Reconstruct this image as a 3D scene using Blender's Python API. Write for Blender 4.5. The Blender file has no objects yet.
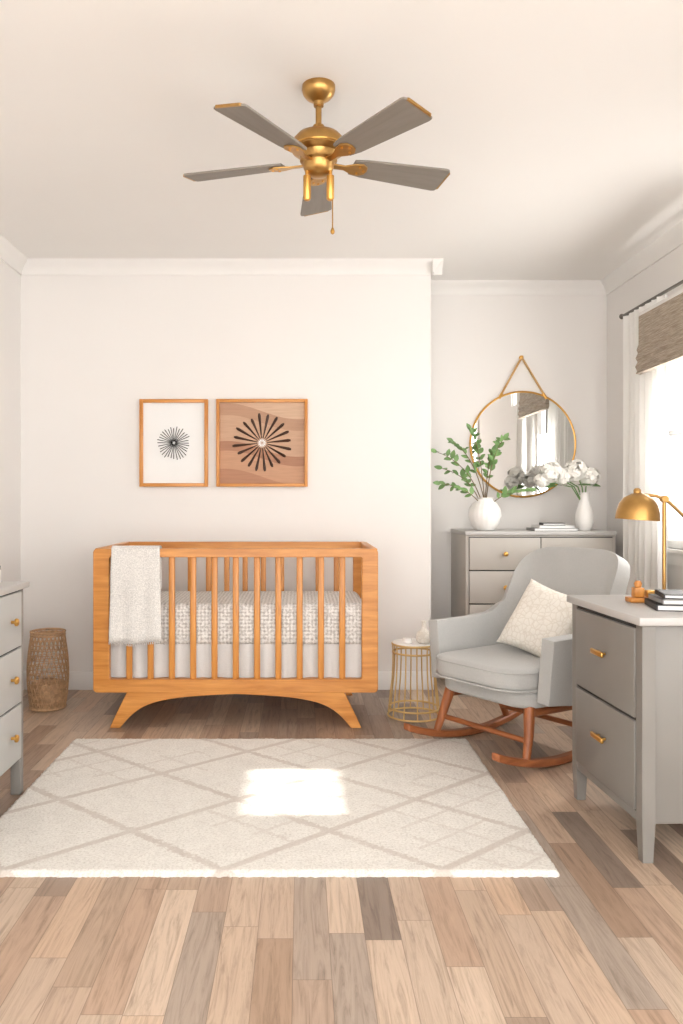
import bpy, bmesh, math, random
from mathutils import Vector, Matrix, Euler
random.seed(7)
scene = bpy.context.scene
pi = math.pi

# ------------------------------------------------------------------ materials
def new_mat(name):
    m = bpy.data.materials.new(name); m.use_nodes = True
    nt = m.node_tree; b = nt.nodes['Principled BSDF']
    return m, nt, b
def N(nt, t, **kw):
    n = nt.nodes.new(t)
    for k, v in kw.items(): setattr(n, k, v)
    return n
def c4(c): return (c[0], c[1], c[2], 1)
def srgb(r, g, b):
    f = lambda v: (v/255/12.92) if v/255 <= .04045 else ((v/255+.055)/1.055)**2.4
    return (f(r), f(g), f(b))
def math_(nt, op, a, b=None, c=None):
    n = N(nt, 'ShaderNodeMath', operation=op)
    for i, v in enumerate((a, b, c)):
        if v is None: continue
        if isinstance(v, (int, float)): n.inputs[i].default_value = v
        else: nt.links.new(v, n.inputs[i])
    return n.outputs[0]
def ramp(nt, fac, stops, interp='LINEAR'):
    n = N(nt, 'ShaderNodeValToRGB'); cr = n.color_ramp; cr.interpolation = interp
    while len(cr.elements) < len(stops): cr.elements.new(0.5)
    for e, (p, c) in zip(cr.elements, stops):
        e.position = p; e.color = c4(c)
    nt.links.new(fac, n.inputs[0]); return n.outputs[0]
def mixc(nt, fac, a, b, mode='MIX'):
    n = N(nt, 'ShaderNodeMix', data_type='RGBA', blend_type=mode)
    if isinstance(fac, (int, float)): n.inputs[0].default_value = fac
    else: nt.links.new(fac, n.inputs[0])
    for i, v in ((6, a), (7, b)):
        if isinstance(v, tuple): n.inputs[i].default_value = c4(v)
        else: nt.links.new(v, n.inputs[i])
    return n.outputs[2]
def objco(nt, scale=(1, 1, 1)):
    t = N(nt, 'ShaderNodeTexCoord'); mp = N(nt, 'ShaderNodeMapping')
    mp.inputs['Scale'].default_value = scale
    nt.links.new(t.outputs['Object'], mp.inputs[0]); return mp.outputs[0]
def noise(nt, co, scale, detail=3, rough=.5, dist=0):
    n = N(nt, 'ShaderNodeTexNoise'); n.inputs['Scale'].default_value = scale
    n.inputs['Detail'].default_value = detail; n.inputs['Roughness'].default_value = rough
    n.inputs['Distortion'].default_value = dist
    nt.links.new(co, n.inputs['Vector']); return n.outputs[0]
def bump(nt, b, h, strength=.2, dist=.01):
    n = N(nt, 'ShaderNodeBump'); n.inputs['Strength'].default_value = strength
    n.inputs['Distance'].default_value = dist
    nt.links.new(h, n.inputs['Height']); nt.links.new(n.outputs[0], b.inputs['Normal'])

def plain(name, col, rough=.5, metal=0, var=.06, nscale=6, bmp=0, bscale=80, sheen=0):
    m, nt, b = new_mat(name)
    co = objco(nt)
    f = noise(nt, co, nscale)
    d = tuple(max(0, c*(1-var)) for c in col); l = tuple(min(1, c*(1+var)) for c in col)
    nt.links.new(ramp(nt, f, [(.3, d), (.7, l)]), b.inputs['Base Color'])
    b.inputs['Roughness'].default_value = rough; b.inputs['Metallic'].default_value = metal
    if sheen: b.inputs['Sheen Weight'].default_value = sheen
    if bmp: bump(nt, b, noise(nt, co, bscale, 2), bmp, .005)
    return m
def wood(name, dark, light, axis='x', rough=.4, s=1.0):
    m, nt, b = new_mat(name)
    sc = {'x': (1.2, 14, 14), 'y': (14, 1.2, 14), 'z': (14, 14, 1.2)}[axis]
    co = objco(nt, tuple(v*s for v in sc))
    f = noise(nt, co, 2.2, 5, .6, .6)
    nt.links.new(ramp(nt, f, [(.3, dark), (.68, light)]), b.inputs['Base Color'])
    b.inputs['Roughness'].default_value = rough
    bump(nt, b, f, .08, .004)
    return m
def fabric(name, col, weave=300, var=.12, bmp=.4):
    m, nt, b = new_mat(name)
    co = objco(nt)
    f = noise(nt, co, weave, 2, .7); g = noise(nt, co, 5, 3)
    d = tuple(c*(1-var) for c in col); l = tuple(min(1, c*(1+var)) for c in col)
    c1 = ramp(nt, f, [(.3, d), (.7, l)])
    c2 = ramp(nt, g, [(.3, (.93,)*3), (.7, (1,)*3)])
    nt.links.new(mixc(nt, 1.0, c1, c2, 'MULTIPLY'), b.inputs['Base Color'])
    b.inputs['Roughness'].default_value = .95; b.inputs['Sheen Weight'].default_value = .2
    bump(nt, b, f, bmp, .003)
    return m

M = {}
M['wall'] = plain('wall_paint', srgb(233, 229, 225), .9, var=.01, nscale=1.5, bmp=.05, bscale=200)
M['ceil'] = plain('ceiling_paint', srgb(239, 236, 232), .95, var=.01, nscale=1.0)
M['trim'] = plain('trim_paint', srgb(234, 231, 227), .5, var=.01)
OD, OL = srgb(182, 112, 44), srgb(217, 151, 76)
for a in 'xyz': M['oak'+a] = wood('honey_oak_'+a, OD, OL, a, .35)
WD, WL = srgb(130, 72, 38), srgb(178, 108, 64)
for a in 'xyz': M['wal'+a] = wood('walnut_'+a, WD, WL, a, .4)
M['brass'] = plain('brushed_brass', srgb(184, 144, 86), .34, 1.0, var=.08, nscale=30)
M['gold'] = plain('gold_metal', srgb(210, 162, 88), .32, 1.0, var=.05, nscale=20)
M['goldwire'] = plain('gold_wire', srgb(218, 184, 124), .45, .35, var=.05)
M['blade'] = wood('taupe_blade', srgb(124, 116, 107), srgb(136, 128, 119), 'x', .5)
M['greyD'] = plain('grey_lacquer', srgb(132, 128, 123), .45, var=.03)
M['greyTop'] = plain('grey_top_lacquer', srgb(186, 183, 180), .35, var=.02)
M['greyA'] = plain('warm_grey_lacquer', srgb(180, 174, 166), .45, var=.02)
M['greyL'] = plain('pale_grey_lacquer', srgb(182, 183, 181), .45, var=.02)
M['gap'] = plain('shadow_gap', srgb(64, 62, 60), .8, var=.02)
M['ceramic'] = plain('white_ceramic', srgb(242, 239, 235), .35, var=.02, bmp=.1, bscale=60)
M['paper'] = plain('white_paper', srgb(236, 235, 233), .9, var=.01)
M['ink'] = plain('black_ink', srgb(30, 29, 29), .8)
M['brown'] = plain('dark_brown_wood', srgb(62, 38, 26), .5, var=.2, nscale=20)
M['chair'] = fabric('grey_upholstery', srgb(182, 181, 178), 350, .10)
M['blanket'] = fabric('speckled_blanket', srgb(222, 218, 213), 170, .22, .6)
M['skirt'] = fabric('crib_sheet', srgb(216, 213, 210), 250, .05, .2)
M['leaf'] = plain('leaf_green', srgb(110, 144, 86), .5, var=.3, nscale=12)
M['stem'] = plain('stem_brown', srgb(112, 92, 62), .7, var=.1)
M['petal'] = plain('white_petals', srgb(252, 249, 242), .7, var=.03, nscale=30)
M['book1'] = plain('charcoal_book', srgb(62, 60, 60), .6)
M['book2'] = plain('grey_book', srgb(150, 148, 146), .6)
M['rattan'] = plain('rattan', srgb(184, 148, 112), .7, var=.25, nscale=40)
M['strap'] = plain('leather_strap', srgb(196, 154, 96), .5)
M['black'] = plain('dark_bronze_metal', srgb(96, 90, 82), .4)
M['mullion'] = plain('grey_mullion', srgb(128, 126, 123), .5, var=.02)

def mk_pillow():
    m, nt, b = new_mat('cream_jacquard')
    t = N(nt, 'ShaderNodeTexCoord')
    v = N(nt, 'ShaderNodeTexVoronoi', feature='DISTANCE_TO_EDGE'); v.inputs['Scale'].default_value = 34
    nt.links.new(t.outputs['Object'], v.inputs['Vector'])
    f = noise(nt, t.outputs['Object'], 220, 2)
    base = ramp(nt, v.outputs[0], [(.0, srgb(226, 219, 207)), (.12, srgb(240, 235, 226))])
    nt.links.new(mixc(nt, 1, base, ramp(nt, f, [(.3, (.92,)*3), (.7, (1,)*3)]), 'MULTIPLY'), b.inputs['Base Color'])
    b.inputs['Roughness'].default_value = .95
    bump(nt, b, v.outputs[0], .3, .008); return m
M['pillow'] = mk_pillow()
def mk_mirror():
    m, nt, b = new_mat('mirror_glass')
    b.inputs['Metallic'].default_value = 1; b.inputs['Roughness'].default_value = .01
    b.inputs['Base Color'].default_value = (.86, .87, .87, 1); return m
M['mirror'] = mk_mirror()
def mk_sheer(name, col, tr=.5):
    m, nt, b = new_mat(name)
    out = nt.nodes['Material Output']
    t = N(nt, 'ShaderNodeBsdfTranslucent'); t.inputs[0].default_value = c4(col)
    b.inputs['Base Color'].default_value = c4(col); b.inputs['Roughness'].default_value = .9
    mx = N(nt, 'ShaderNodeMixShader'); mx.inputs[0].default_value = tr
    nt.links.new(b.outputs[0], mx.inputs[1]); nt.links.new(t.outputs[0], mx.inputs[2])
    nt.links.new(mx.outputs[0], out.inputs[0]); return m
M['curtain'] = mk_sheer('sheer_linen', srgb(250, 248, 244), .2)
M['diffuser'] = mk_sheer('added_diffuser_pane', (.95, .95, .95), .85)  # diffuser for the added side window, spreads sun as soft fill
M['dim_diffuser'] = mk_sheer('sun_diffuser_pane', (.62, .62, .62), .8)  # translucent pane added to block direct sun and spread it, no real sheer

def mk_floor():
    m, nt, b = new_mat('plank_floor')
    t = N(nt, 'ShaderNodeTexCoord'); sp = N(nt, 'ShaderNodeSeparateXYZ')
    nt.links.new(t.outputs['Object'], sp.inputs[0])
    x, y = sp.outputs[0], sp.outputs[1]
    W, L = .098, .60
    u = math_(nt, 'DIVIDE', x, W); row = math_(nt, 'FLOOR', u); fu = math_(nt, 'FRACT', u)
    wn = N(nt, 'ShaderNodeTexWhiteNoise', noise_dimensions='1D'); nt.links.new(row, wn.inputs['W'])
    v = math_(nt, 'ADD', math_(nt, 'DIVIDE', y, L), math_(nt, 'MULTIPLY', wn.outputs[0], 7.3))
    col = math_(nt, 'FLOOR', v); fv = math_(nt, 'FRACT', v)
    cb = N(nt, 'ShaderNodeCombineXYZ'); nt.links.new(row, cb.inputs[0]); nt.links.new(col, cb.inputs[1])
    w2 = N(nt, 'ShaderNodeTexWhiteNoise', noise_dimensions='2D'); nt.links.new(cb.outputs[0], w2.inputs['Vector'])
    r = w2.outputs[0]
    base = ramp(nt, r, [(0, srgb(134, 119, 108)), (.14, srgb(160, 134, 114)), (.28, srgb(166, 151, 138)), (.44, srgb(178, 150, 128)), (.6, srgb(192, 172, 153)), (.76, srgb(196, 166, 140)), (.88, srgb(210, 189, 168)), (1, srgb(156, 128, 106))])
    cg = N(nt, 'ShaderNodeCombineXYZ')
    nt.links.new(math_(nt, 'ADD', math_(nt, 'MULTIPLY', x, 30), math_(nt, 'MULTIPLY', r, 50)), cg.inputs[0])
    nt.links.new(math_(nt, 'MULTIPLY', y, 2.0), cg.inputs[1]); nt.links.new(math_(nt, 'MULTIPLY', r, 31), cg.inputs[2])
    g = noise(nt, cg.outputs[0], 1.3, 7, .70, 1.8)
    gr = ramp(nt, g, [(.30, (.52, .48, .46)), (.42, (.80, .78, .76)), (.52, (.97, .96, .95)), (.72, (1.1, 1.1, 1.1))])
    c = mixc(nt, .95, base, gr, 'MULTIPLY')
    eu = math_(nt, 'MULTIPLY', math_(nt, 'MINIMUM', fu, math_(nt, 'SUBTRACT', 1, fu)), W)
    ev = math_(nt, 'MULTIPLY', math_(nt, 'MINIMUM', fv, math_(nt, 'SUBTRACT', 1, fv)), L)
    e = math_(nt, 'MINIMUM', eu, ev)
    gap = math_(nt, 'LESS_THAN', e, .0011)
    c = mixc(nt, math_(nt, 'MULTIPLY', gap, .5), c, srgb(86, 66, 54))
    nt.links.new(c, b.inputs['Base Color'])
    b.inputs['Roughness'].default_value = .4
    bump(nt, b, g, .05, .004)
    return m
M['floor'] = mk_floor()

def mk_rug():
    m, nt, b = new_mat('diamond_rug')
    t = N(nt, 'ShaderNodeTexCoord'); sp = N(nt, 'ShaderNodeSeparateXYZ')
    nt.links.new(t.outputs['Object'], sp.inputs[0])
    nz = noise(nt, t.outputs['Object'], 60, 3)
    nd = math_(nt, 'MULTIPLY', math_(nt, 'SUBTRACT', nz, .5), .04)
    x = math_(nt, 'ADD', sp.outputs[0], nd); y = math_(nt, 'ADD', sp.outputs[1], nd)
    def lines(a, bb, w, ox, oy):
        xx = math_(nt, 'DIVIDE', math_(nt, 'ADD', x, ox), a); yy = math_(nt, 'DIVIDE', math_(nt, 'ADD', y, oy), bb)
        o = None
        for op in ('ADD', 'SUBTRACT'):
            f = math_(nt, 'FRACT', math_(nt, op, xx, yy))
            d = math_(nt, 'MINIMUM', f, math_(nt, 'SUBTRACT', 1, f))
            l = math_(nt, 'SUBTRACT', 1, math_(nt, 'DIVIDE', d, w*1.5))
            l = math_(nt, 'MINIMUM', 1, math_(nt, 'MULTIPLY', math_(nt, 'MAXIMUM', l, 0), 2.2))
            o = l if o is None else math_(nt, 'MAXIMUM', o, l)
        return o
    l1 = lines(.70, .60, .028, .1, .1)
    l3 = lines(.2333, .20, .045, .1, .1)
    vx = math_(nt, 'GREATER_THAN', noise(nt, t.outputs['Object'], 2.0, 0), .56)
    l3 = math_(nt, 'MULTIPLY', l3, vx)
    L = math_(nt, 'MAXIMUM', l1, math_(nt, 'MULTIPLY', l3, .55))
    fz = noise(nt, t.outputs['Object'], 110, 4, .75)
    pat = noise(nt, t.outputs['Object'], 14, 3, .6)
    base = ramp(nt, fz, [(.32, srgb(212, 206, 197)), (.55, srgb(240, 236, 229))])
    base = mixc(nt, 1, base, ramp(nt, pat, [(.3, (.94, .935, .93)), (.6, (1, 1, 1))]), 'MULTIPLY')
    c = mixc(nt, math_(nt, 'MULTIPLY', L, math_(nt, 'ADD', .2, math_(nt, 'MULTIPLY', pat, .75))), base, srgb(196, 183, 172))
    nt.links.new(c, b.inputs['Base Color']); b.inputs['Roughness'].default_value = 1
    bump(nt, b, fz, .65, .010)
    return m
M['rug'] = mk_rug()

def mk_mattress():
    m, nt, b = new_mat('patterned_sheet')
    co = objco(nt, (1, 1, 1))
    sp = N(nt, 'ShaderNodeSeparateXYZ'); nt.links.new(co, sp.inputs[0])
    yz = math_(nt, 'ADD', sp.outputs[1], sp.outputs[2])
    a = math_(nt, 'SINE', math_(nt, 'MULTIPLY', math_(nt, 'ADD', sp.outputs[0], yz), 160))
    c = math_(nt, 'SINE', math_(nt, 'MULTIPLY', math_(nt, 'SUBTRACT', sp.outputs[0], yz), 160))
    f = math_(nt, 'MULTIPLY', a, c)
    nz = noise(nt, co, 80, 3, .7)
    g = math_(nt, 'ADD', math_(nt, 'MULTIPLY', f, .12), nz)
    nt.links.new(ramp(nt, g, [(.38, srgb(232, 229, 225)), (.66, srgb(174, 168, 162))]), b.inputs['Base Color'])
    b.inputs['Roughness'].default_value = .95; return m
M['mattress'] = mk_mattress()
def mk_shade():
    m, nt, b = new_mat('woven_shade')
    co = objco(nt, (1, 3, 60)); f = noise(nt, co, 3, 4, .7)
    nt.links.new(ramp(nt, f, [(.35, srgb(146, 131, 114)), (.7, srgb(204, 190, 173))]), b.inputs['Base Color'])
    b.inputs['Roughness'].default_value = .9; bump(nt, b, f, .5, .01); return m
M['shade'] = mk_shade()
def mk_artwood():
    m, nt, b = new_mat('inlaid_art_wood')
    t = N(nt, 'ShaderNodeTexCoord'); sp = N(nt, 'ShaderNodeSeparateXYZ')
    nt.links.new(t.outputs['Object'], sp.inputs[0])
    s = math_(nt, 'MULTIPLY', math_(nt, 'SINE', math_(nt, 'MULTIPLY', sp.outputs[0], 7)), .05)
    f = math_(nt, 'ADD', sp.outputs[2], s)
    band = ramp(nt, math_(nt, 'ADD', math_(nt, 'MULTIPLY', f, 1.6), .5),
        [(0, srgb(178, 128, 98)), (.16, srgb(196, 150, 118)), (.34, srgb(172, 124, 96)), (.44, srgb(198, 160, 132)), (.7, srgb(184, 144, 116)), (.82, srgb(210, 176, 148))], 'CONSTANT')
    g = noise(nt, objco(nt, (2, 1, 26)), 3, 4, .6, .5)
    nt.links.new(mixc(nt, .5, band, ramp(nt, g, [(.3, (.7, .66, .62)), (.7, (1, 1, 1))]), 'MULTIPLY'), b.inputs['Base Color'])
    b.inputs['Roughness'].default_value = .6; return m
M['artwood'] = mk_artwood()

# ------------------------------------------------------------------ helpers
def link(o, parent=None, mat=None):
    scene.collection.objects.link(o)
    if parent: o.parent = parent
    if mat is not None: o.data.materials.append(M[mat] if isinstance(mat, str) else mat)
    return o
def empty(name, loc=(0, 0, 0), rz=0):
    o = bpy.data.objects.new(name, None); o.empty_display_size = .1
    o.location = loc; o.rotation_euler = (0, 0, rz); scene.collection.objects.link(o); return o
def smooth(o, ang=40):
    for p in o.data.polygons: p.use_smooth = True
    try:
        o.data.set_sharp_from_angle(angle=math.radians(ang))
    except Exception: pass
def mesh_obj(name, verts, faces, mat, parent=None, sm=True, loc=(0, 0, 0), rot=(0, 0, 0)):
    me = bpy.data.meshes.new(name); me.from_pydata([tuple(v) for v in verts], [], faces); me.update()
    o = bpy.data.objects.new(name, me); link(o, parent, mat); o.location = loc; o.rotation_euler = rot
    if sm: smooth(o)
    return o
def box(name, lo, hi, mat, parent=None, bev=0.003, seg=2, rot=(0, 0, 0)):
    lo = Vector(lo); hi = Vector(hi); c = (lo+hi)/2; s = (hi-lo)
    bm = bmesh.new(); bmesh.ops.create_cube(bm, size=1)
    bmesh.ops.scale(bm, vec=s, verts=bm.verts)
    if bev > 0:
        bmesh.ops.bevel(bm, geom=bm.edges[:], offset=min(bev, min(s)*.49), segments=seg, profile=.5, affect='EDGES')
    me = bpy.data.meshes.new(name); bm.to_mesh(me); bm.free()
    o = bpy.data.objects.new(name, me); link(o, parent, mat); o.location = c; o.rotation_euler = rot
    if bev > 0: smooth(o, 50)
    return o
def lathe(name, prof, mat, parent=None, loc=(0, 0, 0), seg=40, rot=(0, 0, 0), rfun=None):
    verts = []; faces = []
    n = len(prof)
    for i in range(seg):
        a = 2*pi*i/seg
        for r, z in prof:
            rr = r*(rfun(a, z) if rfun else 1)
            verts.append((rr*math.cos(a), rr*math.sin(a), z))
    for i in range(seg):
        j = (i+1) % seg
        for k in range(n-1):
            faces.append((i*n+k, j*n+k, j*n+k+1, i*n+k+1))
    if prof[0][0] > 1e-6: faces.append([i*n for i in range(seg)][::-1])
    if prof[-1][0] > 1e-6: faces.append([i*n+n-1 for i in range(seg)])
    o = mesh_obj(name, verts, faces, mat, parent, True, loc, rot)
    bm = bmesh.new(); bm.from_mesh(o.data); bmesh.ops.remove_doubles(bm, verts=bm.verts, dist=1e-5)
    bmesh.ops.recalc_face_normals(bm, faces=bm.faces); bm.to_mesh(o.data); bm.free(); smooth(o, 45)
    return o
def tubes(name, paths, r, mat, parent=None, seg=8, cyclic=False, loc=(0, 0, 0)):
    verts = []; faces = []
    for path in paths:
        P = [Vector(p) for p in path]; n = len(P); base = len(verts)
        up = Vector((0, 0, 1)); prev = None
        for i, p in enumerate(P):
            if cyclic: t = P[(i+1) % n]-P[i-1]
            else: t = P[min(i+1, n-1)]-P[max(i-1, 0)]
            t.normalize()
            if prev is None:
                ref = up if abs(t.z) < .9 else Vector((1, 0, 0))
                a = t.cross(ref).normalized()
            else:
                a = (prev - t*prev.dot(t)).normalized()
            prev = a; b = t.cross(a)
            rr = r(i/(max(1, n-1))) if callable(r) else r
            for k in range(seg):
                an = 2*pi*k/seg
                verts.append(p+(a*math.cos(an)+b*math.sin(an))*rr)
        m = n if cyclic else n-1
        for i in range(m):
            for k in range(seg):
                i2 = (i+1) % n; k2 = (k+1) % seg
                faces.append((base+i*seg+k, base+i*seg+k2, base+i2*seg+k2, base+i2*seg+k))
        if not cyclic:
            faces.append([base+k for k in range(seg)][::-1]); faces.append([base+(n-1)*seg+k for k in range(seg)])
    return mesh_obj(name, verts, faces, mat, parent, True, loc)
def ring(r, z, n=40, cx=0, cy=0): return [(cx+r*math.cos(2*pi*i/n), cy+r*math.sin(2*pi*i/n), z) for i in range(n)]
def prism(name, poly, axis, a, b, mat, parent=None, bev=.003, sm=True):
    bm = bmesh.new()
    def mk(p, t):
        if axis == 'x': return (t, p[0], p[1])
        if axis == 'y': return (p[0], t, p[1])
        return (p[0], p[1], t)
    v1 = [bm.verts.new(mk(p, a)) for p in poly]; v2 = [bm.verts.new(mk(p, b)) for p in poly]
    n = len(poly); bm.faces.new(v1); bm.faces.new(v2[::-1])
    for i in range(n): bm.faces.new((v1[i], v2[i], v2[(i+1) % n], v1[(i+1) % n]))
    bmesh.ops.recalc_face_normals(bm, faces=bm.faces)
    me = bpy.data.meshes.new(name); bm.to_mesh(me); bm.free()
    o = bpy.data.objects.new(name, me); link(o, parent, mat)
    if bev:
        md = o.modifiers.new('bev', 'BEVEL'); md.width = bev; md.segments = 2; md.limit_method = 'ANGLE'; md.angle_limit = math.radians(35)
    if sm: smooth(o, 35)
    return o
def strip_solid(name, A, B, y0, y1, mat, parent=None, bev=.004):
    n = len(A); V = []
    for y in (y0, y1):
        V += [(p[0], y, p[1]) for p in A]; V += [(p[0], y, p[1]) for p in B]
    F = []
    for i in range(n-1):
        F.append((i, i+1, n+i+1, n+i)); F.append((2*n+i, 3*n+i, 3*n+i+1, 2*n+i+1))
        F.append((i, 2*n+i, 2*n+i+1, i+1)); F.append((n+i, n+i+1, 3*n+i+1, 3*n+i))
    F.append((0, n, 3*n, 2*n)); F.append((n-1, 3*n-1, 4*n-1, 2*n-1))
    o = mesh_obj(name, V, F, mat, parent)
    bm = bmesh.new(); bm.from_mesh(o.data); bmesh.ops.recalc_face_normals(bm, faces=bm.faces); bm.to_mesh(o.data); bm.free()
    if bev:
        md = o.modifiers.new('bev', 'BEVEL'); md.width = bev; md.segments = 2; md.limit_method = 'ANGLE'; md.angle_limit = math.radians(50)
    smooth(o, 35); return o
def multibox(name, boxes, mat, parent=None):
    bm = bmesh.new()
    for lo, hi in boxes:
        lo = Vector(lo); hi = Vector(hi)
        r = bmesh.ops.create_cube(bm, size=1)
        for v in r['verts']:
            v.co = Vector([(lo[i]+hi[i])/2+v.co[i]*(hi[i]-lo[i]) for i in range(3)])
    me = bpy.data.meshes.new(name); bm.to_mesh(me); bm.free()
    o = bpy.data.objects.new(name, me); return link(o, parent, mat)

# ------------------------------------------------------------------ room
H = 2.70; XL = -1.77; XR = 2.12; YB = 5.05; YA = 5.54; XC = .82; YF = -2.2
box('floor', (XL-.1, YF, -.1), (XR+.1, YA+.1, 0), 'floor', bev=0)
box('ceiling', (XL-.1, YF, H), (XR+.1, YA+.1, H+.1), 'ceil', bev=0)
box('wall_left', (XL-.1, YF, 0), (XL, YB, H), 'wall', bev=0)
box('wall_back', (XL-.1, YB, 0), (XC, YA+.1, H), 'wall', bev=0)
box('wall_alcove', (XC, YA, 0), (XR+.1, YA+.1, H), 'wall', bev=0)
ops = [(-1.9, 1.45, .4, 2.4), (2.98, 3.5, 2.14, 2.645), (3.80, 4.72, .92, 2.25)]  # first two openings are added for light: daylight fill, then sun patch
bx = []; y = YF
for (a, b_, c, d) in ops:
    bx.append(((XR, y, 0), (XR+.1, a, H))); bx.append(((XR, a, 0), (XR+.1, b_, c))); bx.append(((XR, a, d), (XR+.1, b_, H))); y = b_
bx.append(((XR, y, 0), (XR+.1, YA, H)))
multibox('wall_right', bx, 'wall')

def window(name, a, b_, c, d, diffuser, nv, nh, mull='trim'):
    e = empty(name, (XR, 0, 0)); t = .045
    fr = []
    for lo, hi in [((.01, a, c), (.08, a+t, d)), ((.01, b_-t, c), (.08, b_, d)), ((.01, a, c), (.08, b_, c+t)), ((.01, a, d-t), (.08, b_, d))]:
        fr.append((lo, hi))
    multibox('frame', fr, 'trim', e)
    fr = []
    for i in range(nv):
        yy = a+(b_-a)*(i+1)/(nv+1); fr.append(((.03, yy-.012, c), (.06, yy+.012, d)))
    for i in range(nh):
        zz = c+(d-c)*(i+1)/(nh+1); fr.append(((.03, a, zz-.012), (.06, b_, zz+.012)))
    multibox('muntins', fr, mull, e)
    cs = [((-.02, a-.08, c-.09), (0, b_+.08, c)), ((-.02, a-.08, d), (0, b_+.08, d+.08)), ((-.02, a-.08, c), (0, a, d)), ((-.02, b_, c), (0, b_+.08, d)), ((-.05, a-.1, c-.02), (.02, b_+.1, c))]
    multibox('casing', cs, 'trim', e)
    if diffuser:
        multibox('glazing', [((.042, a+.02, c+.02), (.046, b_-.02, d-.02))], diffuser, e)
    return e
window('window_1', *ops[2], 'dim_diffuser', 3, 1, 'mullion')
e = empty('added_sun_opening', (XR, 0, 0)); a, b_, c, d = ops[1]  # unseen opening added and shaped to cast the sun patch on the rug
fr = [((.02, a, c), (.06, a+.012, d)), ((.02, b_-.012, c), (.06, b_, d)), ((.02, a, c), (.06, b_, c+.01)), ((.02, a, d-.01), (.06, b_, d))]
for q in (.36, .68): fr.append(((.03, a+(b_-a)*q-.011, c), (.045, a+(b_-a)*q+.011, d)))
multibox('frame', fr, 'trim', e)
window('added_fill_window', *ops[0], 'diffuser', 3, 1)  # unseen window behind the view, added for soft side light

def crown_poly(): return [(0, 0), (0, -.085), (.012, -.085), (.018, -.06), (.04, -.03), (.062, -.014), (.068, 0)]
bb = .115
def baseboard(name, lo, hi): return box(name, lo, hi, 'trim', bev=.004)
baseboard('baseboard_left', (XL, YF, 0), (XL+.016, YB, bb))
baseboard('baseboard_back', (XL+.016, YB-.016, 0), (XC+.016, YB, bb))
baseboard('baseboard_corner', (XC, YB, 0), (XC+.016, YA, bb))
baseboard('baseboard_alcove', (XC+.016, YA-.016, 0), (XR-.016, YA, bb))
baseboard('baseboard_right', (XR-.016, YF, 0), (XR, YA-.016, bb))
prism('trim_1', [(XL+p[0], H+p[1]) for p in crown_poly()], 'y', YF, YB, 'trim', bev=0)
prism('trim_2', [(YB-p[0], H+p[1]) for p in crown_poly()], 'x', XL, XC+.068, 'trim', bev=0)
prism('trim_3', [(XC+p[0], H+p[1]) for p in crown_poly()], 'y', YB-.068, YA, 'trim', bev=0)
prism('trim_4', [(YA-p[0], H+p[1]) for p in crown_poly()], 'x', XC, XR, 'trim', bev=0)
prism('trim_5', [(XR-p[0], H+p[1]) for p in crown_poly()], 'y', YF, 2.9, 'trim', bev=0)
prism('trim_6', [(XR-p[0], H+p[1]) for p in crown_poly()], 'y', 3.58, YA, 'trim', bev=0)

# ------------------------------------------------------------------ rug
def rug():
    x0, x1, y0, y1 = -1.12, .82, 2.53, 3.95
    cx, cy = (x0+x1)/2, (y0+y1)/2; nx, ny = 230, 170
    V = []; F = []
    rnd = random.Random(3)
    for j in range(ny+1):
        for i in range(nx+1):
            u = i/nx; v = j/ny
            edge = min(u, 1-u, v, 1-v)
            jx = rnd.uniform(-.004, .004); jy = rnd.uniform(-.004, .004)
            z = (.019 if edge > .001 else .005)+rnd.uniform(-.0013, .0013)
            V.append((x0+(x1-x0)*u-cx+jx, y0+(y1-y0)*v-cy+jy, z))
    for j in range(ny):
        for i in range(nx):
            a = j*(nx+1)+i; F.append((a, a+1, a+nx+2, a+nx+1))
    o = mesh_obj('area_rug', V, F, 'rug', None, True, (cx, cy, 0))
    bm = bmesh.new(); bm.from_mesh(o.data)
    be = [e for e in bm.edges if e.is_boundary]
    r = bmesh.ops.extrude_edge_only(bm, edges=be)
    for v in r['geom']:
        if isinstance(v, bmesh.types.BMVert): v.co.z = .0005
    bm.to_mesh(o.data); bm.free(); smooth(o, 70)
rug()

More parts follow.
